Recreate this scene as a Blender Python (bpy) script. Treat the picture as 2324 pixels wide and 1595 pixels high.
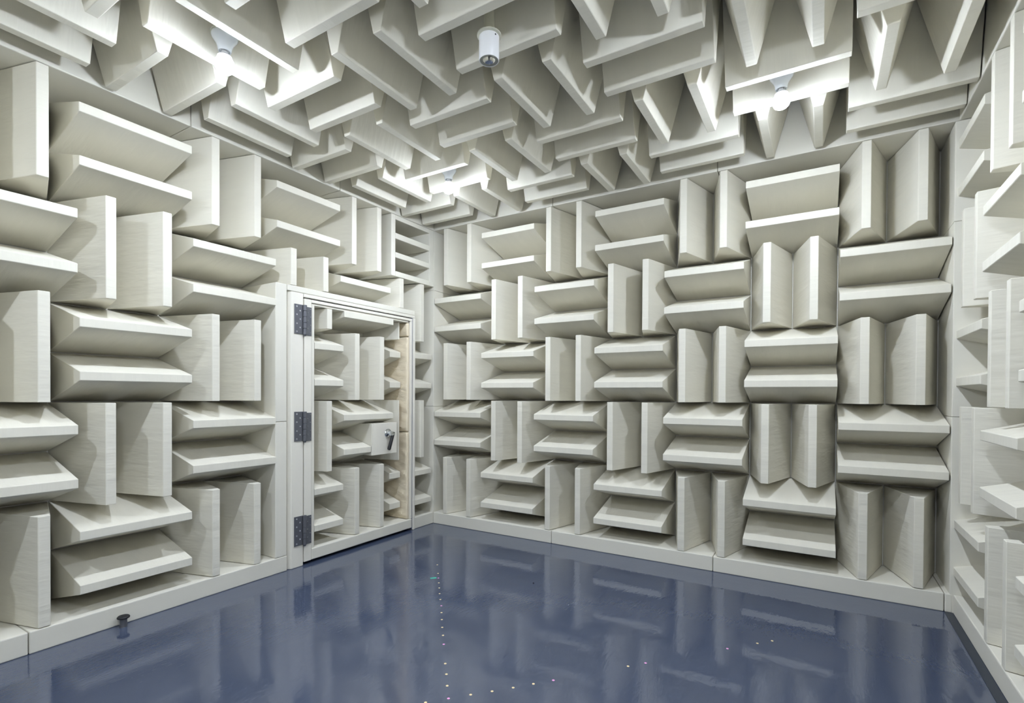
import bpy, bmesh, math, random
from mathutils import Matrix, Vector

sc = bpy.context.scene
for o in list(bpy.data.objects):
    bpy.data.objects.remove(o)
COL = sc.collection
R = math.radians

# ------------------------------------------------------------------ camera
F_PX, CX, CY = 1158.587, 1155.25, 907.242          # in the 2324 x 1595 frame
YAW, PITCH, ROLL = -0.54742, -0.00933, 0.00496
CAM = Vector((3.48707, -4.2043, 1.36262))
fw = Vector((math.sin(YAW) * math.cos(PITCH), math.cos(YAW) * math.cos(PITCH), math.sin(PITCH)))
rt = Vector((math.cos(YAW), -math.sin(YAW), 0))
up = rt.cross(fw)
r2 = rt * math.cos(ROLL) + up * math.sin(ROLL)
u2 = up * math.cos(ROLL) - rt * math.sin(ROLL)
cam_d = bpy.data.cameras.new('camera')
cam = bpy.data.objects.new('camera', cam_d)
COL.objects.link(cam)
m = Matrix.Identity(4)
for i in range(3):
    m[i][0], m[i][1], m[i][2], m[i][3] = r2[i], u2[i], -fw[i], CAM[i]
cam.matrix_world = m
cam_d.sensor_fit = 'HORIZONTAL'
cam_d.sensor_width = 36.0
cam_d.lens = F_PX / 2324 * 36
cam_d.shift_x = (1162 - CX) / 2324
cam_d.shift_y = (CY - 797.5) / 2324
cam_d.clip_start = 0.02
sc.camera = cam

# ------------------------------------------------------------------ world, exposure
w = bpy.data.worlds.new('world')
sc.world = w
w.use_nodes = True
w.node_tree.nodes['Background'].inputs[0].default_value = (0.02, 0.02, 0.02, 1)   # windowless room
w.node_tree.nodes['Background'].inputs[1].default_value = 0.0
sc.view_settings.view_transform = 'Standard'
sc.view_settings.look = 'None'
sc.view_settings.gamma = 1
sc.view_settings.exposure = 2.28
BULB = 420.0                   # radiance at the bottom of each bulb's dome
sc.cycles.max_bounces = 5
sc.cycles.diffuse_bounces = 4
sc.cycles.glossy_bounces = 3
sc.cycles.transmission_bounces = 0
sc.cycles.transparent_max_bounces = 2
sc.cycles.caustics_reflective = False
sc.cycles.caustics_refractive = False
sc.cycles.sample_clamp_indirect = 6.0
sc.cycles.use_light_tree = False
sc.cycles.adaptive_threshold = 0.03

# ------------------------------------------------------------------ dimensions (metres)
S = 0.6                        # side of one square wedge module
SV = 0.5953                    # row height on the walls
D = 0.46                       # wedge depth
TIP = 0.051                    # width of the blunt wedge edge
HP = 0.118                     # plinth height
HT = HP + 5 * SV               # underside of the ceiling band / ceiling wedge edges
XL = -0.014                    # front plane of the left wall lining
XR = 4.215                     # front plane of the right wall lining
YB = 0.0                       # front plane of the back wall lining
YF = -5.47                     # front plane behind the camera
rnd = random.Random(7)

# ------------------------------------------------------------------ materials
def nodes(name):
    mt = bpy.data.materials.new(name)
    mt.use_nodes = True
    nt = mt.node_tree
    return mt, nt, nt.nodes['Principled BSDF']

def N(nt, t, **kw):
    n = nt.nodes.new(t)
    for k, v in kw.items():
        if k in n.inputs:
            n.inputs[k].default_value = v
        else:
            setattr(n, k, v)
    return n

def fabric(name, col, streak=(15, 2.6, 2.6), bump=0.7, var=0.03, rough=0.85, dist=0.009):
    """woven wrap: creases run across the local x axis of the piece"""
    mt, nt, b = nodes(name)
    L = nt.links.new
    tc = N(nt, 'ShaderNodeTexCoord')
    oi = N(nt, 'ShaderNodeObjectInfo')
    mul = N(nt, 'ShaderNodeMath', operation='MULTIPLY')
    mul.inputs[1].default_value = 37.0
    L(oi.outputs['Random'], mul.inputs[0])
    add = N(nt, 'ShaderNodeVectorMath', operation='ADD')
    L(tc.outputs['Object'], add.inputs[0])
    L(mul.outputs[0], add.inputs[1])
    mp = N(nt, 'ShaderNodeMapping')
    mp.inputs['Scale'].default_value = streak
    L(add.outputs[0], mp.inputs['Vector'])
    n1 = N(nt, 'ShaderNodeTexNoise', Scale=1.0, Detail=3.0, Roughness=0.55)
    L(mp.outputs[0], n1.inputs['Vector'])
    n2 = N(nt, 'ShaderNodeTexNoise', Scale=2.6, Detail=0.0)
    L(add.outputs[0], n2.inputs['Vector'])
    mx = N(nt, 'ShaderNodeMath', operation='ADD')
    L(n1.outputs[0], mx.inputs[0])
    L(n2.outputs[0], mx.inputs[1])
    mr = N(nt, 'ShaderNodeMapRange')
    mr.inputs['From Min'].default_value = 0.65
    mr.inputs['From Max'].default_value = 1.35
    mr.inputs['To Min'].default_value = 1.0 - var
    mr.inputs['To Max'].default_value = 1.0 + var
    L(mx.outputs[0], mr.inputs['Value'])
    r3 = N(nt, 'ShaderNodeMapRange')
    r3.inputs['To Min'].default_value = 0.985
    r3.inputs['To Max'].default_value = 1.01
    L(oi.outputs['Random'], r3.inputs['Value'])
    mm = N(nt, 'ShaderNodeMath', operation='MULTIPLY')
    L(mr.outputs[0], mm.inputs[0])
    L(r3.outputs[0], mm.inputs[1])
    vm = N(nt, 'ShaderNodeVectorMath', operation='SCALE')
    vm.inputs[0].default_value = col
    L(mm.outputs[0], vm.inputs['Scale'])
    L(vm.outputs[0], b.inputs['Base Color'])
    bp = N(nt, 'ShaderNodeBump', Strength=bump, Distance=dist)
    L(n1.outputs[0], bp.inputs['Height'])
    L(bp.outputs[0], b.inputs['Normal'])
    b.inputs['Roughness'].default_value = rough
    b.inputs['Specular IOR Level'].default_value = 0.25
    return mt

def plain(name, col, rough=0.5, metal=0.0, noise=0.0, scale=60.0, spec=0.5, bump=0.0):
    mt, nt, b = nodes(name)
    L = nt.links.new
    b.inputs['Roughness'].default_value = rough
    b.inputs['Metallic'].default_value = metal
    b.inputs['Specular IOR Level'].default_value = spec
    tc = N(nt, 'ShaderNodeTexCoord')
    n = N(nt, 'ShaderNodeTexNoise', Scale=scale, Detail=3.0)
    L(tc.outputs['Object'], n.inputs['Vector'])
    mr = N(nt, 'ShaderNodeMapRange')
    mr.inputs['To Min'].default_value = 1 - noise
    mr.inputs['To Max'].default_value = 1 + noise
    L(n.outputs[0], mr.inputs['Value'])
    vm = N(nt, 'ShaderNodeVectorMath', operation='SCALE')
    vm.inputs[0].default_value = col
    L(mr.outputs[0], vm.inputs['Scale'])
    L(vm.outputs[0], b.inputs['Base Color'])
    if bump:
        bp = N(nt, 'ShaderNodeBump', Strength=bump, Distance=0.002)
        L(n.outputs[0], bp.inputs['Height'])
        L(bp.outputs[0], b.inputs['Normal'])
    return mt

def floor_mat():
    mt, nt, b = nodes('floor_epoxy')
    L = nt.links.new
    tc = N(nt, 'ShaderNodeTexCoord')
    n1 = N(nt, 'ShaderNodeTexNoise', Scale=1.6, Detail=4.0, Roughness=0.6)
    L(tc.outputs['Object'], n1.inputs['Vector'])
    cr = N(nt, 'ShaderNodeMix', data_type='RGBA')
    cr.inputs[6].default_value = (0.056, 0.073, 0.120, 1)
    cr.inputs[7].default_value = (0.070, 0.089, 0.140, 1)
    L(n1.outputs[0], cr.inputs[0])
    L(cr.outputs[2], b.inputs['Base Color'])
    # trowel waves and fine brushed scratches, all in relief
    n2 = N(nt, 'ShaderNodeTexNoise', Scale=5.0, Detail=2.0)
    L(tc.outputs['Object'], n2.inputs['Vector'])
    mp = N(nt, 'ShaderNodeMapping')
    mp.inputs['Rotation'].default_value = (0, 0, R(38))
    mp.inputs['Scale'].default_value = (90, 22, 40)
    L(tc.outputs['Object'], mp.inputs['Vector'])
    n3 = N(nt, 'ShaderNodeTexNoise', Scale=1.0, Detail=3.0, Distortion=0.6)
    L(mp.outputs[0], n3.inputs['Vector'])
    b1 = N(nt, 'ShaderNodeBump', Strength=0.10, Distance=0.012)
    L(n2.outputs[0], b1.inputs['Height'])
    b2 = N(nt, 'ShaderNodeBump', Strength=0.22, Distance=0.0018)
    L(n3.outputs[0], b2.inputs['Height'])
    L(b1.outputs[0], b2.inputs['Normal'])
    L(b2.outputs[0], b.inputs['Normal'])
    rr = N(nt, 'ShaderNodeMapRange')
    rr.inputs['To Min'].default_value = 0.015
    rr.inputs['To Max'].default_value = 0.05
    L(n1.outputs[0], rr.inputs['Value'])
    L(rr.outputs[0], b.inputs['Roughness'])
    b.inputs['IOR'].default_value = 2.0
    return mt

def glow_mat():
    mt = bpy.data.materials.new('bulb_glow')
    mt.use_nodes = True
    nt = mt.node_tree
    nt.nodes.clear()
    e = nt.nodes.new('ShaderNodeEmission')
    e.inputs[0].default_value = (0.775, 0.853, 1.0, 1)
    # dome emission shaped to spare nearby wedges: brightest at bottom, dim round the sides
    g = nt.nodes.new('ShaderNodeNewGeometry')
    sp = nt.nodes.new('ShaderNodeSeparateXYZ')
    nt.links.new(g.outputs['Normal'], sp.inputs[0])
    mr = nt.nodes.new('ShaderNodeMapRange')
    mr.inputs['From Min'].default_value = -0.18
    mr.inputs['From Max'].default_value = -0.95
    mr.interpolation_type = 'SMOOTHSTEP'
    mr.inputs['To Min'].default_value = BULB * 0.003
    mr.inputs['To Max'].default_value = BULB
    nt.links.new(sp.outputs['Z'], mr.inputs['Value'])
    nt.links.new(mr.outputs[0], e.inputs[1])
    o = nt.nodes.new('ShaderNodeOutputMaterial')
    nt.links.new(e.outputs[0], o.inputs[0])
    return mt

CREAM = (0.752, 0.720, 0.612)
M = dict(
    wedge=fabric('wedge_fabric', CREAM),
    band=fabric('lining_fabric', (0.752, 0.724, 0.625), streak=(2.2, 2.2, 14), bump=0.14, var=0.02, dist=0.006),
    paint=plain('frame_paint', (0.80, 0.765, 0.665), 0.45, noise=0.02, scale=30, bump=0.05),
    pad=fabric('pad_fabric', (0.790, 0.690, 0.510), streak=(8, 8, 18), bump=0.8, var=0.04, dist=0.012),
    seal_or_gap_shade=plain('seal_rubber', (0.06, 0.085, 0.22), 0.6),
    dark=plain('near_black', (0.012, 0.012, 0.014), 0.7),  # near-black; in the door leaf gaps this colour stands in for shade
    steel=plain('hinge_steel', (0.15, 0.155, 0.172), 0.38, metal=0.45, noise=0.08, scale=40),
    screw=plain('screw_steel', (0.62, 0.63, 0.65), 0.3, metal=0.8),
    chrome=plain('chrome', (0.75, 0.78, 0.82), 0.12, metal=1.0),
    grip=plain('grip_plastic', (0.008, 0.008, 0.010), 0.55),
    porcelain=plain('porcelain', (0.80, 0.84, 0.88), 0.15),
    white=plain('white_enamel', (0.80, 0.80, 0.80), 0.3),
    cream_metal=plain('cream_enamel', (0.62, 0.61, 0.50), 0.4),
    grey=plain('grey_metal', (0.30, 0.31, 0.30), 0.4, metal=0.4),
    mirror=plain('reflector', (0.8, 0.8, 0.78), 0.12, metal=1.0, bump=0.5, scale=90),
    back=plain('wall_board', (0.74, 0.72, 0.66), 0.9, noise=0.02),
    floor=floor_mat(),
    edge=plain('floor_edge_strip', (0.030, 0.038, 0.050), 0.45, noise=0.08, scale=12),
    glow=glow_mat(),
    tape=plain('tape_green', (0.06, 0.42, 0.30), 0.6),
    dot_y=plain('dot_yellow', (0.85, 0.68, 0.38), 0.6),
    dot_p=plain('dot_pink', (0.82, 0.36, 0.66), 0.6),
)

# ------------------------------------------------------------------ mesh helpers
def mesh(name, bm, mat, smooth=False):
    me = bpy.data.meshes.new(name)
    bmesh.ops.recalc_face_normals(bm, faces=bm.faces)
    bm.to_mesh(me)
    bm.free()
    if mat:
        me.materials.append(M[mat])
    if smooth:
        for p in me.polygons:
            p.use_smooth = True
        me.set_sharp_from_angle(angle=R(38))
    return me

def link(name, me, parent=None, loc=(0, 0, 0), rot=None):
    o = bpy.data.objects.new(name, me)
    COL.objects.link(o)
    o.location = loc
    if rot:
        o.rotation_euler = rot
    if parent:
        o.parent = parent
    return o

def empty(name, loc=(0, 0, 0)):
    o = bpy.data.objects.new(name, None)
    o.empty_display_size = 0.1
    COL.objects.link(o)
    o.location = loc
    return o

def tag(o, label, cat=None, group=None, kind=None):
    o['label'] = label
    if cat:
        o['category'] = cat
    if group:
        o['group'] = group
    if kind:
        o['kind'] = kind
    return o

def box_bm(x0, x1, y0, y1, z0, z1, bev=0.0, seg=1):
    bm = bmesh.new()
    bmesh.ops.create_cube(bm, size=1)
    for v in bm.verts:
        v.co = Vector(((x0 + x1) / 2 + v.co.x * (x1 - x0), (y0 + y1) / 2 + v.co.y * (y1 - y0), (z0 + z1) / 2 + v.co.z * (z1 - z0)))
    if bev:
        bmesh.ops.bevel(bm, geom=bm.edges[:], offset=bev, segments=seg, affect='EDGES', profile=0.5)
    return bm

def box(name, b, mat, parent=None, bev=0.0, seg=1, pl=(0, 0, 0)):
    """box given in world coordinates; its own origin sits at its base centre. pl = parent's world location"""
    x0, x1, y0, y1, z0, z1 = b
    c = Vector(((x0 + x1) / 2, (y0 + y1) / 2, z0))
    bm = box_bm(x0 - c.x, x1 - c.x, y0 - c.y, y1 - c.y, 0, z1 - z0, bev, seg)
    return link(name, mesh(name, bm, mat), parent, c - Vector(pl))

def lathe_bm(prof, n=32, close=True):
    """prof: (r, z) list"""
    bm = bmesh.new()
    rings = []
    for r, z in prof:
        if r < 1e-6:
            rings.append([bm.verts.new((0, 0, z))])
        else:
            rings.append([bm.verts.new((r * math.cos(2 * math.pi * k / n), r * math.sin(2 * math.pi * k / n), z)) for k in range(n)])
    for a, b in zip(rings, rings[1:]):
        for k in range(n):
            q = [a[k % len(a)], a[(k + 1) % len(a)], b[(k + 1) % len(b)], b[k % len(b)]]
            u = []
            for v in q:
                if v not in u:
                    u.append(v)
            if len(u) > 2:
                bm.faces.new(u)
    return bm

def prism_bm(poly, x0, x1, bev=0.0025):
    """poly in (y, z), extruded along local x"""
    bm = bmesh.new()
    a = [bm.verts.new((x0, y, z)) for y, z in poly]
    b = [bm.verts.new((x1, y, z)) for y, z in poly]
    bm.faces.new(a[::-1])
    bm.faces.new(b)
    n = len(poly)
    for k in range(n):
        bm.faces.new((a[k], a[(k + 1) % n], b[(k + 1) % n], b[k]))
    if bev:
        bmesh.ops.recalc_face_normals(bm, faces=bm.faces)
        bmesh.ops.bevel(bm, geom=bm.edges[:], offset=bev, segments=1, affect='EDGES', profile=0.5)
    return bm

WEDGE = {}
def wedge_mesh(length, width, depth=D, tip=TIP):
    k = (round(length, 4), round(width, 4), round(depth, 4), round(tip, 4))
    if k not in WEDGE:
        h, t = width / 2 - 0.003, tip / 2
        WEDGE[k] = mesh('wedge', prism_bm([(-h, 0), (-h, 0.012), (-t, depth), (t, depth), (h, 0.012), (h, 0)], -length / 2 + 0.0035, length / 2 - 0.0035), 'wedge')
    return WEDGE[k]

# ------------------------------------------------------------------ setting: shell
TH = 0.12
ZC = HT + D                                     # ceiling board
fl = link('floor', mesh('floor', box_bm(XL - D, XR + D, YF - D, YB + D, -0.1, 0.0), 'floor'))
tag(fl, 'glossy blue-grey painted floor reflecting the wedge walls', 'floor', kind='structure')
def slab(name, b, label, cat, mat='back'):
    o = box(name, b, mat)
    tag(o, label, cat, kind='structure')
    return o
slab('wall_left', (XL - D - TH, XL - D, YF - D - TH, YB + D + TH, -0.1, ZC + TH), 'wall board behind the wedges on the door side', 'wall')
slab('wall_back', (XL - D, XR + D, YB + D, YB + D + TH, -0.1, ZC + TH), 'wall board behind the wedges facing the camera', 'wall')
slab('wall_right', (XR + D, XR + D + TH, YF - D - TH, YB + D + TH, -0.1, ZC + TH), 'wall board behind the wedges at the right edge', 'wall')
slab('wall_front', (XL - D, XR + D, YF - 0.2 - TH, YF - 0.2, 0, ZC), 'plain lined wall behind the camera', 'wall', 'band')
slab('ceiling', (XL - D, XR + D, YF - D, YB + D, ZC, ZC + TH), 'ceiling board above the hanging wedges', 'ceiling')

G = 0.002
def band(name, label, cat, pieces, loc, bev=0.006):
    e = empty(name, loc)
    tag(e, label, cat, kind='structure')
    for b in pieces:
        box('panel', b, 'band', e, bev, 2, loc)
    return e

# plinths
band('baseboard_left', 'cream fabric plinth along the door wall, left of the door', 'plinth',
     [(XL - D, XL, YF, -3.245 - G, 0, HP), (XL - D, XL, -3.245 + G, -1.738, 0, HP)], (XL, -2.5, 0))
band('baseboard_corner', 'short cream fabric plinth between the door and the corner', 'plinth',
     [(XL - D, XL, -0.292, YB - 0.001, 0, HP)], (XL, -0.15, 0))
band('baseboard_back', 'cream fabric plinth along the back wall', 'plinth',
     [(XL + G, 1.385 - G, YB, YB + D, 0, HP), (1.385 + G, 2.785 - G, YB, YB + D, 0, HP), (2.785 + G, 4.172 - G, YB, YB + D, 0, HP),
      (4.172 + G, XR - 0.004, YB - 0.002, YB + D, 0, HP)], (2.1, 0, 0))
band('baseboard_right', 'cream fabric plinth along the right wall', 'plinth',
     [(XR, XR + D, -1.42 + G, YB - 0.001, 0, HP), (XR, XR + D, YF, -1.42 - G, 0, HP)], (XR, -0.7, 0))
# corner columns
zs = [0.0, 1.239, 2.467, HT - 0.001]
for nm, lb, x0, x1 in (('trim_1', 'cream padded corner column between the door wall and the back wall', XL - D, XL),
                       ('trim_2', 'cream padded corner column between the back wall and the right wall', 4.197, XR + D)):
    band(nm, lb, 'corner column', [(x0, x1, YB, YB + D, a + (G / 2 if k else 0), b - G / 2) for k, (a, b) in enumerate(zip(zs, zs[1:]))],
         ((x0 + x1) / 2, YB + D / 2, 0), 0.003)
# upper bands between wall wedges and ceiling wedges
ys = [YF, -3.64, -2.44, -1.235, YB - 0.001]
band('trim_3', 'pale padded band above the door wall under the ceiling wedges', 'ceiling band',
     [(XL - D, XL, a + G, b - G, HT, ZC) for a, b in zip(ys, ys[1:])], (XL, -2, HT))
xs = [XL - D, 1.38, 2.795, XR + D]
band('trim_4', 'pale padded band above the back wall under the ceiling wedges', 'ceiling band',
     [(a + (G if k else 0), b - G, YB, YB + D, HT, ZC) for k, (a, b) in enumerate(zip(xs, xs[1:]))], (2.1, 0, HT))
ys = [YF, -2.6, -1.3, YB - 0.001]
band('trim_5', 'pale padded band above the right wall under the ceiling wedges', 'ceiling band',
     [(XR, XR + D, a + G, b - G, HT, ZC) for a, b in zip(ys, ys[1:])], (XR, -2, HT))
# narrow dark strip of floor edging along the right wall
eg = box('floor_edging', (4.172, XR - 0.002, YF, -0.004, 0.0, 0.003), 'edge')
tag(eg, 'dark matt edging strip on the floor along the right wall', 'floor edging', kind='structure')

# ------------------------------------------------------------------ wedge units
ORD = ['top', 'second', 'third', 'fourth', 'bottom']
NTH = ['first', 'second', 'third', 'fourth', 'fifth', 'sixth', 'seventh', 'eighth', 'ninth', 'tenth']

def unit(origin, u, v, wedges, label, group):
    """origin: world point on the wall board (unit centre); u, v: in-plane axes; n = u x v points into the room.
    wedges: (du, dv, along 'u' or 'v', length, width)"""
    n = u.cross(v)
    e = empty('acoustic_panel')
    mw = Matrix.Identity(4)
    for i in range(3):
        mw[i][0], mw[i][1], mw[i][2], mw[i][3] = u[i], v[i], n[i], origin[i]
    e.matrix_world = mw
    tag(e, label, 'acoustic panel', group)
    for du, dv, ax, ln, wd in wedges:
        o = link('wedge', wedge_mesh(ln, wd), e, (du, dv, 0))
        rz = (0 if ax == 'u' else math.pi / 2) + (math.pi if rnd.random() < 0.5 else 0)
        o.rotation_euler = (rnd.uniform(-.004, .004), rnd.uniform(-.002, .002), rz)
    return e

def pair(kind, su, sv, w=None):
    if kind == 'H':
        return [(0, sv / 4, 'u', su, sv / 2), (0, -sv / 4, 'u', su, sv / 2)]
    return [(-su / 4, 0, 'v', sv, su / 2), (su / 4, 0, 'v', sv, su / 2)]

X, Y, Z = Vector((1, 0, 0)), Vector((0, 1, 0)), Vector((0, 0, 1))
OX = -0.008
def rowz(r):
    return HP + (5 - r) * SV + SV / 2
# back wall: u = +x, v = +z, normal -y
for r in range(1, 6):
    for c in range(1, 8):
        k = 'V' if (r + c) % 2 == 0 else 'H'
        unit((OX + (c - .5) * S, YB + D, rowz(r)), X, Z, pair(k, S, SV),
             '%s off-white wedge pair, back wall, %s row, %s column from the door corner' % ('upright' if k == 'V' else 'level', ORD[r - 1], NTH[c - 1]),
             'wedge panels on the back wall')
# left wall: u = +y, v = +z, normal +x
OYL = -1.8309
def left_cell(c, r):
    return Vector((XL - D, OYL - (c - .5) * S, rowz(r)))
COLN = {1: 'first column left of the door', 2: 'second column left of the door', 3: 'third column left of the door', 4: 'fourth column left of the door', 5: 'fifth column left of the door'}
for r in range(1, 6):
    for c in range(1, 6):
        k = 'V' if (r + c) % 2 == 0 else 'H'
        unit(left_cell(c, r), Y, Z, pair(k, S, SV),
             '%s off-white wedge pair, door wall, %s row, %s' % ('upright' if k == 'V' else 'level', ORD[r - 1], COLN[c]),
             'wedge panels on the door wall')
# above the door
g = 'wedge panels on the door wall'
unit(left_cell(0, 1), Y, Z, pair('H', S, SV), 'level off-white wedge pair, top row, above the hinge side of the door', g)
unit(left_cell(-1, 1), Y, Z, pair('V', S, SV), 'upright off-white wedge pair, top row, beside the slotted vent box', g)
ZH = 2.206                                      # top of the door header
zt = HP + 4 * SV                                # top of row 2
h2 = zt - ZH
o = left_cell(0, 2); o.z = (zt + ZH) / 2
unit(o, Y, Z, [(-S / 4, 0, 'v', h2, S / 2), (S / 4, 0, 'v', h2, S / 2)], 'short upright off-white wedge pair standing on the door header', g)
o = left_cell(-1, 2); o.z = (zt + ZH) / 2
unit(o, Y, Z, [(0, (zt - ZH) / 2 - SV / 4, 'u', S, SV / 2)], 'single level off-white wedge right above the door header', g)
o = left_cell(-2, 2); o.z = (zt + zt - SV) / 2
unit(o, Y, Z, [(-S / 4, (SV - h2) / 2, 'v', h2, S / 2), (S / 4, 0, 'v', SV, S / 2)], 'upright off-white wedge pair under the slotted vent box', g)
YC0, YC1 = -0.292, OYL + 3 * S                  # strip between door and corner
for r, k in ((3, 'H'), (4, 'V'), (5, 'H')):
    lc = Vector((XL - D, (YC0 + YC1) / 2, rowz(r)))
    wl = YC1 - YC0
    ws = [(0, SV / 4, 'u', wl, SV / 2), (0, -SV / 4, 'u', wl, SV / 2)] if k == 'H' else [(wl / 2 - .145, 0, 'v', SV, .26)]
    unit(lc, Y, Z, ws, 'narrow off-white %s between door and corner, %s row' % ('level wedge pair' if k == 'H' else 'single upright wedge', ORD[r - 1]), g)
# right wall: u = -y, v = +z, normal -x
OYR = 0.022
for r in range(1, 6):
    for c in range(1, 5):
        k = 'H' if (r + c) % 2 == 0 else 'V'
        unit((XR + D, OYR - (c - .5) * S, rowz(r)), -Y, Z, pair(k, S, SV),
             '%s off-white wedge pair, right wall, %s row, %s column from the far corner' % ('upright' if k == 'V' else 'level', ORD[r - 1], NTH[c - 1]),
             'wedge panels on the right wall')
# ceiling: u = +x, v = -y, normal -z
OXC, OYC = 0.012, -0.043
for r in range(1, 9):
    for c in range(1, 8):
        k = 'H' if (r + c) % 2 == 0 else 'V'
        unit((OXC + (c - .5) * S, OYC - (r - .5) * S, HT + D), X, -Y, pair(k, S, S),
             'hanging off-white wedge pair, ceiling, %s row from back wall, %s column from left' % (NTH[r - 1], NTH[c - 1]),
             'wedge panels on the ceiling')

# ------------------------------------------------------------------ slotted vent box in the corner
vb = empty('vent_box', (XL - D, -0.325, HP + 4 * SV))
tag(vb, 'off-white box with three level slots in the upper corner by the door', 'vent')
V0 = vb.location.copy()
y0, y1, z0, z1 = -0.628, YB - 0.004, HP + 4 * SV + .003, HT - 0.004
sy0, sy1 = -0.572, -0.072
sl = [(2.553, 2.683), (2.735, 2.864), (2.919, 3.047)]
xf = XL
def vbox(n, b, mat='band', bev=.003):
    return box(n, b, mat, vb, bev, 1, V0)
vbox('side_panel', (XL - D, xf, y0, sy0, z0, z1))
vbox('side_panel', (XL - D, xf, sy1, y1, z0, z1))
edges = [z0] + [q for s in sl for q in s] + [z1]
for k in range(0, len(edges), 2):
    vbox('slat', (XL - D, xf - .0005, sy0, sy1, edges[k], edges[k + 1]))
vbox('back_panel', (XL - D, XL - D + .02, sy0, sy1, z0, z1))

# ------------------------------------------------------------------ door surround
XJ = XL + 0.004
band('trim_6', 'cream padded column standing left of the door frame', 'padded column',
     [(XL - D, XL, -1.838, -1.742, HP + .001, 1.15 - G / 2), (XL - D, XL, -1.838, -1.742, 1.15 + G / 2, ZH - .001)], (XL, -1.79, HP), 0.006)
fr = empty('trim_7', (XL, -1.0, 0))
tag(fr, 'cream painted door frame with header and posts', 'door frame', kind='structure')
F0 = fr.location.copy()
bmj = prism_bm([(-1.740, -D + XL), (-1.740, XJ - .045), (-1.706, XJ), (-1.598, XJ), (-1.598, -D + XL)], 0, 2.158, 0.004)
# profile (y, x) extruded along z
for v in bmj.verts:
    z, y, x = v.co.x, v.co.y, v.co.z
    v.co = Vector((x, y, z)) - F0
link('jamb', mesh('jamb', bmj, 'paint'), fr)
box('header', (XL - D, XJ - .002, -1.740, -0.297, 2.160, ZH), 'band', fr, .004, 1, F0)
box('header_lining', (XL - D, XJ, -1.596, -0.297, 2.131, 2.158), 'paint', fr, .003, 1, F0)
box('post', (XL - D, XJ + .004, -0.322, -0.294, 0.0, 2.129), 'paint', fr, .003, 1, F0)
box('seal_or_gap_shade', (XL - D + .02, XJ - .012, -0.3335, -0.3235, 0.01, 2.129), 'seal_or_gap_shade', fr, 0, 1, F0)
box('seal_or_gap_shade', (XL - D + .02, XJ - .02, -1.590, -0.336, 2.1225, 2.1305), 'dark', fr, 0, 1, F0)  # no seal: dark strip painting the shade of the gap above the leaf
box('seal_or_gap_shade', (XL - D + .02, XJ - .02, -1.5975, -1.5915, 0.02, 2.129), 'dark', fr, 0, 1, F0)  # hinge-side gap, its shade put in as a near-black strip

# ------------------------------------------------------------------ door leaf
dr = empty('door_1', (XL, -1.59, 0.02))
tag(dr, 'cream door lined with wedges, hinged on the left with a lever handle', 'door', kind='structure')
D0 = dr.location.copy()
LB, LT = 0.024, 2.121                            # leaf bottom / top
LY0, LY1 = -1.590, -0.336
RY0, RY1 = -1.492, -0.380                        # recess
def dbox(n, b, mat, bev=.003, seg=1, parent=None):
    return box(n, b, mat, dr, bev, seg, D0)
dbox('back_board', (XL - D, XL - D + .03, LY0, LY1, LB, LT), 'band')
dbox('stile', (XL - D + .03, XJ, LY0, -1.522, LB, LT), 'paint')
dbox('lining_strip', (XL - D + .03, XJ - .004, -1.5215, RY0, 0.075, 2.09), 'band', .003)
dbox('rail', (XL - D + .03, XJ, -1.5215, LY1, 2.096, LT), 'paint')
dbox('rail', (XL - D + .03, XJ - .012, RY0, RY1, 2.078, 2.0955), 'paint')
dbox('rail', (XL - D + .03, XJ + .002, -1.5215, LY1, LB, HP - .001), 'band', .008, 2)
dbox('stile', (XL - D + .03, XJ, -0.362, LY1, HP, 2.0955), 'paint')
# quilted pads on the closing side of the recess
for a, b in ((HP + .002, 0.985), (0.992, 1.935), (1.943, 2.076)):
    bm = box_bm(XL - D + .03, XJ - .012, -0.398, -0.363, 0, b - a, .012, 3)
    bmesh.ops.subdivide_edges(bm, edges=[e for e in bm.edges if e.calc_length() > .2], cuts=24, use_grid_fill=True)
    for v in bm.verts:
        if v.co.y < -0.385:
            v.co.y += 0.007 * math.sin(v.co.z * 47 + v.co.x * 9) * math.sin(v.co.x * 23 + v.co.z * 13) - 0.003 * math.sin(v.co.z * 90 + v.co.x * 30)
    for v in bm.verts:
        v.co -= D0 - Vector((0, 0, a))
    pd = link('pad', mesh('pad', bm, 'pad', True), dr)
    pd['label'] = 'beige quilted pad'
# wedges on the leaf: local frame like the left wall
def dwedge(y, z, ax, ln, wd, depth=None, tip=TIP):
    dep = depth if depth else D - .03
    o = link('wedge', wedge_mesh(ln, wd, dep, tip), dr)
    mw = Matrix(((0, 0, 1, 0), (1, 0, 0, 0), (0, 1, 0, 0), (0, 0, 0, 1)))   # u=+y v=+z n=+x
    rot = Matrix.Rotation(0 if ax == 'u' else math.pi / 2, 4, 'Z')
    t = Matrix.Translation(Vector((XL - D + .03, y, z)) - D0)
    o.matrix_local = t @ mw @ rot
    return o
DC = -1.192                                       # first full column of the leaf
r2b = HP + 3 * SV
# row 2 (cut): upright stub, one level wedge, half upright
hz = 2.077 - r2b
dwedge(DC - .15, r2b + hz / 2, 'v', hz, .3)
dwedge(DC + .3, r2b + SV / 4, 'u', .6, hz - .002 if hz < SV / 2 else SV / 2)
# row 3 and row 5
for r in (3, 5):
    for s in (1, -1):
        dwedge((RY0 + DC) / 2, rowz(r) + s * SV / 4, 'u', DC - RY0, SV / 2)
        dwedge(-0.493, rowz(r) + s * SV / 4 + (.0 if r == 3 else .0), 'u', .155, SV / 2, D - .105, .056)
    dwedge(DC + .15, rowz(r), 'v', SV, .3)
    dwedge(DC + .45, rowz(r), 'v', SV, .3)
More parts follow.
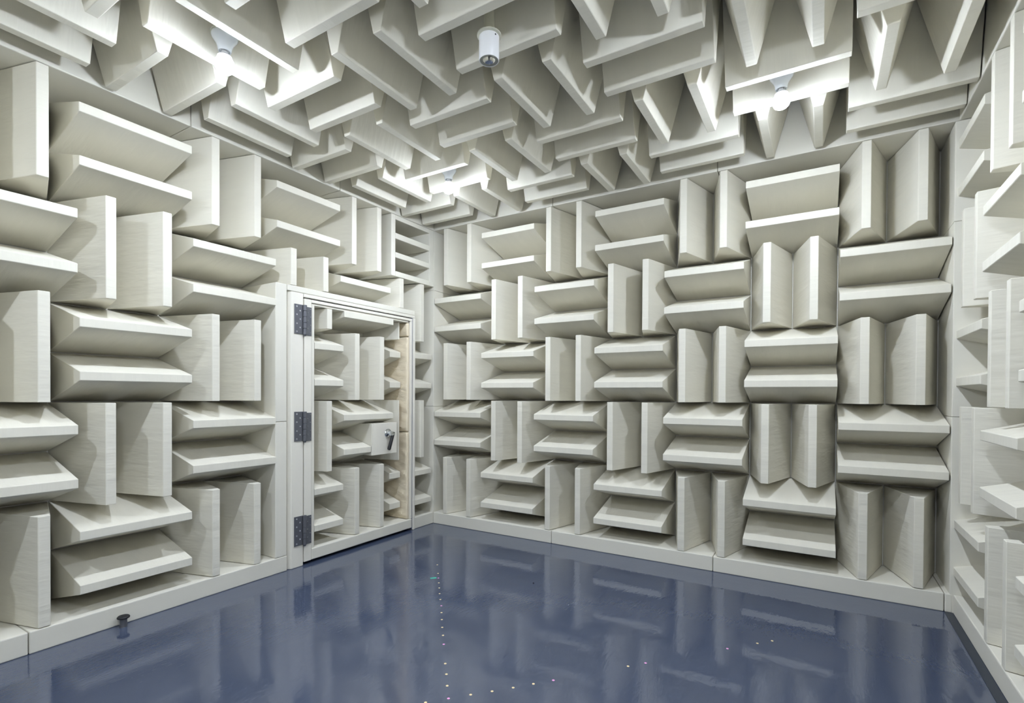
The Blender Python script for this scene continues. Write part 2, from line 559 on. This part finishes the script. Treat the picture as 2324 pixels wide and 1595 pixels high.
# row 4
dwedge(DC - .15, rowz(4), 'v', SV, .3)
dwedge(DC + .3, rowz(4) + SV / 4, 'u', .6, SV / 2)
yb0, yb1 = -0.862, -0.556                         # handle block
dwedge((DC + yb0 - .012) / 2, rowz(4) - SV / 4, 'u', yb0 - .012 - DC, SV / 2)
# half wedges beside the pads
for za, zb in ((r2b, 2.076), (HP + SV, HP + 2 * SV)):
    bm = prism_bm([(-0.588, XL - D + .03), (-0.470, XL - .055), (-0.456, XL - .055), (-0.402, XL - D + .03)], za + .002, zb - .002, 0.002)
    for v in bm.verts:
        z, y, x = v.co.x, v.co.y, v.co.z
        v.co = Vector((x, y, z)) - D0
    hw = link('wedge', mesh('half_wedge', bm, 'wedge'), dr)
# handle block with plate, rosette, lever
box('handle_block', (XL - D + .03, XL + .002, yb0 - .010, yb1, .802, 1.095), 'band', dr, .003, 1, D0)
pl = box('handle_plate', (XL + .002, XL + .008, yb0, yb1, .803, 1.096), 'paint', dr, .002, 1, D0)
hc = Vector((XL + .008, -0.676, 0.998))
bm = lathe_bm([(0, 0), (.033, 0), (.034, .004), (.031, .010), (.020, .013), (.0165, .016), (.016, .052), (.0, .052)], 28)
bmesh.ops.rotate(bm, verts=bm.verts, cent=(0, 0, 0), matrix=Matrix.Rotation(R(90), 3, 'Y'))
hd = link('handle', mesh('handle', bm, 'chrome', True), dr, hc - D0)
hd.scale = (1.1, 1.22, 1.22)
hd['label'] = 'chrome lever handle with a black grip'
hub = box_bm(.034, .060, -.020, .026, -.018, .018, .006, 2)
for v in hub.verts:
    if v.co.y > .0:
        v.co.z = v.co.z * .8 - .004
link('lever_head', mesh('lever_head', hub, 'chrome', True), hd)
bm = lathe_bm([(0, .0), (.0125, .0), (.0135, -.006), (.0138, -.115), (.011, -.121), (0, -.121)], 20)
gr = link('grip', mesh('grip', bm, 'grip', True), hd, (.047, .010, -.014), (R(-25), R(-6), 0))
gr['label'] = 'black grip'
# hinges
def hinge(zc, h=0.232):
    yk = -1.594
    hx = XJ + .001
    bm = box_bm(0, .005, -.088, -.016, -h / 2, h / 2, .001)
    b2 = box_bm(0, .005, .014, .068, -h / 2 - .004, h / 2 - .010, .001)
    me2 = bpy.data.meshes.new('t'); b2.to_mesh(me2); b2.free()
    bm.from_mesh(me2)
    e = link('hinge', mesh('hinge', bm, 'steel'), dr, Vector((hx, yk, zc)) - D0)
    e['label'] = 'dark steel hinge'
    for k in range(5):
        za, zb = -h / 2 + k * h / 5 + .0012 * (k > 0), -h / 2 + (k + 1) * h / 5
        bm = lathe_bm([(0, za), (.0145, za), (.016, za + .001), (.016, zb - .001), (.0145, zb), (0, zb)], 20)
        link('knuckle', mesh('knuckle', bm, 'steel', True), e, (.010, 0, 0))
    bm = lathe_bm([(0, -h / 2 - .014), (.008, -h / 2 - .012), (.014, -h / 2), (0, -h / 2)], 16)
    link('pin', mesh('pin', bm, 'steel', True), e, (.010, 0, 0))
    for y, zz in [(-.068, .098), (-.038, .066), (-.068, .035), (-.038, .0), (-.068, -.035), (-.038, -.066), (-.068, -.098),
                  (.055, .090), (.031, .060), (.055, .028), (.031, -.002), (.055, -.036), (.031, -.066), (.055, -.098)]:
        left = y < 0
        link('screw', SCREW[left], e, (.005, y, zz))
SCREW = {}
for left in (True, False):
    r = .0068 if left else .0052
    bm = lathe_bm([(r, 0), (r * .9, .0022), (r * .55, .0026), (r * .4, .001), (0, .001)], 12)
    bmesh.ops.rotate(bm, verts=bm.verts, cent=(0, 0, 0), matrix=Matrix.Rotation(R(90), 3, 'Y'))
    SCREW[left] = mesh('screw', bm, 'screw' if left else 'grey', True)
for zc in (1.95, 1.108, 0.285):
    hinge(zc)

# ------------------------------------------------------------------ ceiling lamps
def lamp(x, y, label):
    e = empty('ceiling_lamp', (x, y, ZC))
    tag(e, label, 'lamp', 'bare bulb ceiling lamps')
    z = lambda q: q - ZC
    rod = lathe_bm([(0, z(ZC)), (.020, z(ZC)), (.020, z(3.172)), (0, z(3.172))], 20)
    link('stem', mesh('stem', rod, 'cream_metal', True), e)
    pl = lathe_bm([(0, z(3.180)), (.060, z(3.180)), (.063, z(3.176)), (.063, z(3.172)), (0, z(3.172))], 40)
    link('mounting_plate', mesh('mounting_plate', pl, 'cream_metal', True), e)
    hp = [(0, 3.171), (.056, 3.171), (.0605, 3.166), (.061, 3.158), (.056, 3.148), (.047, 3.136), (.0385, 3.122), (.0335, 3.107), (.031, 3.092),
          (.0285, 3.086), (.024, 3.087), (.022, 3.094), (0, 3.094)]
    link('lamp_holder', mesh('lamp_holder', lathe_bm([(r, z(q)) for r, q in hp], 40), 'porcelain', True), e)
    nk = [(0, 3.093), (.0145, 3.093), (.015, 3.084), (.019, 3.078), (.027, 3.069), (.034, 3.061)]
    nk += [(0, 3.061)]
    link('bulb_base', mesh('bulb_base', lathe_bm([(r, z(q)) for r, q in nk], 28), 'white', True), e)
    pts = []
    rb, zb = .0465, 3.022
    for k in range(0, 9):
        a = math.acos((3.061 - zb) / rb * .985) + (math.pi - math.acos((3.061 - zb) / rb * .985)) * k / 8
        pts.append((max(rb * math.sin(a), 0) if k < 8 else 0, z(zb + rb * math.cos(a))))
    pts = [(0, pts[0][1])] + pts
    bl = link('bulb', mesh('bulb', lathe_bm(pts, 16), 'glow', True), e)
    bl['label'] = 'glowing white bulb'
lamp(0.905, -2.742, 'lit bare bulb in a white holder, ceiling upper left above the door wall')
lamp(3.285, -0.950, 'lit bare bulb in a white holder, ceiling right, before the back wall')
lamp(0.925, -0.950, 'lit bare bulb in a white holder, ceiling near the far door corner')
lamp(3.285, -2.742, 'lit bare bulb in a white holder, ceiling overhead to the right')
lamp(0.905, -4.543, 'lit bare bulb in a white holder, ceiling left behind the camera')
lamp(3.285, -4.543, 'lit bare bulb in a white holder, ceiling right behind the camera')

# ------------------------------------------------------------------ unlit spotlight
sp = empty('ceiling_spotlight', (2.103, -2.135, ZC))
tag(sp, 'unlit white cylinder spotlight hanging on a rod between ceiling wedges', 'spotlight')
z = lambda q: q - ZC
link('rod', mesh('rod', lathe_bm([(0, 0), (.026, 0), (.026, z(3.108)), (0, z(3.108))], 24), 'cream_metal', True), sp)
link('flange', mesh('flange', lathe_bm([(0, z(3.108)), (.050, z(3.108)), (.0585, z(3.104)), (.0585, z(3.098)), (.048, z(3.096)), (0, z(3.096))], 40), 'cream_metal', True), sp)
link('body', mesh('body', lathe_bm([(0, z(3.096)), (.046, z(3.096)), (.0485, z(3.093)), (.0485, z(2.981)), (.047, z(2.979)), (.0445, z(2.980)), (.0445, z(2.992)), (0, z(2.992))], 40), 'white', True), sp)
link('bezel', mesh('bezel', lathe_bm([(.0442, z(2.984)), (.0442, z(2.982)), (.031, z(2.983)), (.030, z(2.986))], 40), 'grey', True), sp)
rf = link('reflector', mesh('reflector', lathe_bm([(.030, z(2.9835)), (.027, z(2.986)), (.016, z(2.9895)), (.008, z(2.991)), (0, z(2.991))], 32), 'mirror', True), sp)
link('filament_cap', mesh('filament_cap', lathe_bm([(0, z(2.9905)), (.004, z(2.9905)), (.004, z(2.984)), (0, z(2.983))], 12), 'grey', True), rf)
bm = lathe_bm([(.004, 0), (.0035, .0016), (0, .0016)], 10)
bmesh.ops.rotate(bm, verts=bm.verts, cent=(0, 0, 0), matrix=Matrix.Rotation(R(90), 3, 'Y'))
link('screw', mesh('screw', bm, 'dark'), sp, (.0485 * math.cos(R(-18)), .0485 * math.sin(R(-18)), z(3.083)), (0, 0, R(-18)))

# ------------------------------------------------------------------ floor peg, tape, dots
pg = empty('door_stop', (0.025, -2.838, 0))
tag(pg, 'small dark floor peg with a round cap in front of the plinth', 'door stop')
link('post', mesh('post', lathe_bm([(0, 0), (.0195, 0), (.0185, .004), (.0185, .050), (0, .050)], 24), 'steel', True), pg)
link('cap', mesh('cap', lathe_bm([(0, .049), (.026, .049), (.0315, .053), (.0315, .058), (.027, .063), (.010, .066), (0, .066)], 28), 'grip', True), pg)

def ray_floor(px, py):
    d = fw + r2 * ((px - CX) / F_PX) + u2 * ((CY - py) / F_PX)
    t = -CAM.z / d.z
    return CAM + d * t
DOT = {k: mesh('marker_dot', lathe_bm([(.0065, 0), (.0065, .0008), (0, .0008)], 14), 'dot_' + k) for k in 'yp'}
# measured marks on the floor: one row running towards the corner, one crossing row
dots_y = [(215, 236), (219, 281), (223, 331), (225, 358), (227, 388), (231, 419), (237, 488), (239, 525), (241, 566), (245, 608), (257, 757), (263, 813), (267, 874),
          (153, 962), (391, 921), (504, 903), (615, 884), (722, 864), (1221, 771), (1903, 650), (1981, 637)]
dots_p = [(221, 306), (236, 452), (249, 655), (274, 941), (827, 845), (1313, 754), (1745, 678)]
for kind, lst in (('y', dots_y), ('p', dots_p)):
    for i, (a, b) in enumerate(lst):
        p = ray_floor(900 + a / 2.324, 1180 + b / 2.324)
        o = link('marker_dot', DOT[kind], None, (round(p.x, 4), round(p.y, 4), 0))
        if a < 290:
            rowl = 'of that colour in the row from the far corner'
            same = sorted([q for q in lst if q[0] < 290], key=lambda q: q[1])
        else:
            rowl = 'of that colour in the crossing row from left'
            same = sorted([q for q in lst if q[0] >= 290], key=lambda q: q[0])
        n = same.index((a, b))
        nth = ['first', 'second', 'third', 'fourth', 'fifth', 'sixth', 'seventh', 'eighth', 'ninth', 'tenth', 'eleventh', 'twelfth', 'thirteenth', 'fourteenth'][n]
        tag(o, 'tiny %s floor dot, %s %s' % ('yellow' if kind == 'y' else 'pink', nth, rowl), 'marker dot', 'marker dots on the floor')
p = ray_floor(983.5, 1311.5)
q = ray_floor(991, 1310.8)
tp = link('tape_mark', mesh('tape_mark', box_bm(-.023, .023, -.0135, .0135, 0, .0006), 'tape'), None, (p.x, p.y, 0), (0, 0, math.atan2(q.y - p.y, q.x - p.x)))
tag(tp, 'small strip of green tape on the floor beside the marker dots', 'tape')
p = ray_floor(1210.7, 1323.3)
cb = link('debris_speck', mesh('debris_speck', lathe_bm([(0, 0), (.006, .001), (.004, .005), (0, .006)], 8), 'dark'), None, (p.x, p.y, 0))
tag(cb, 'tiny black speck lying on the blue floor', 'speck')
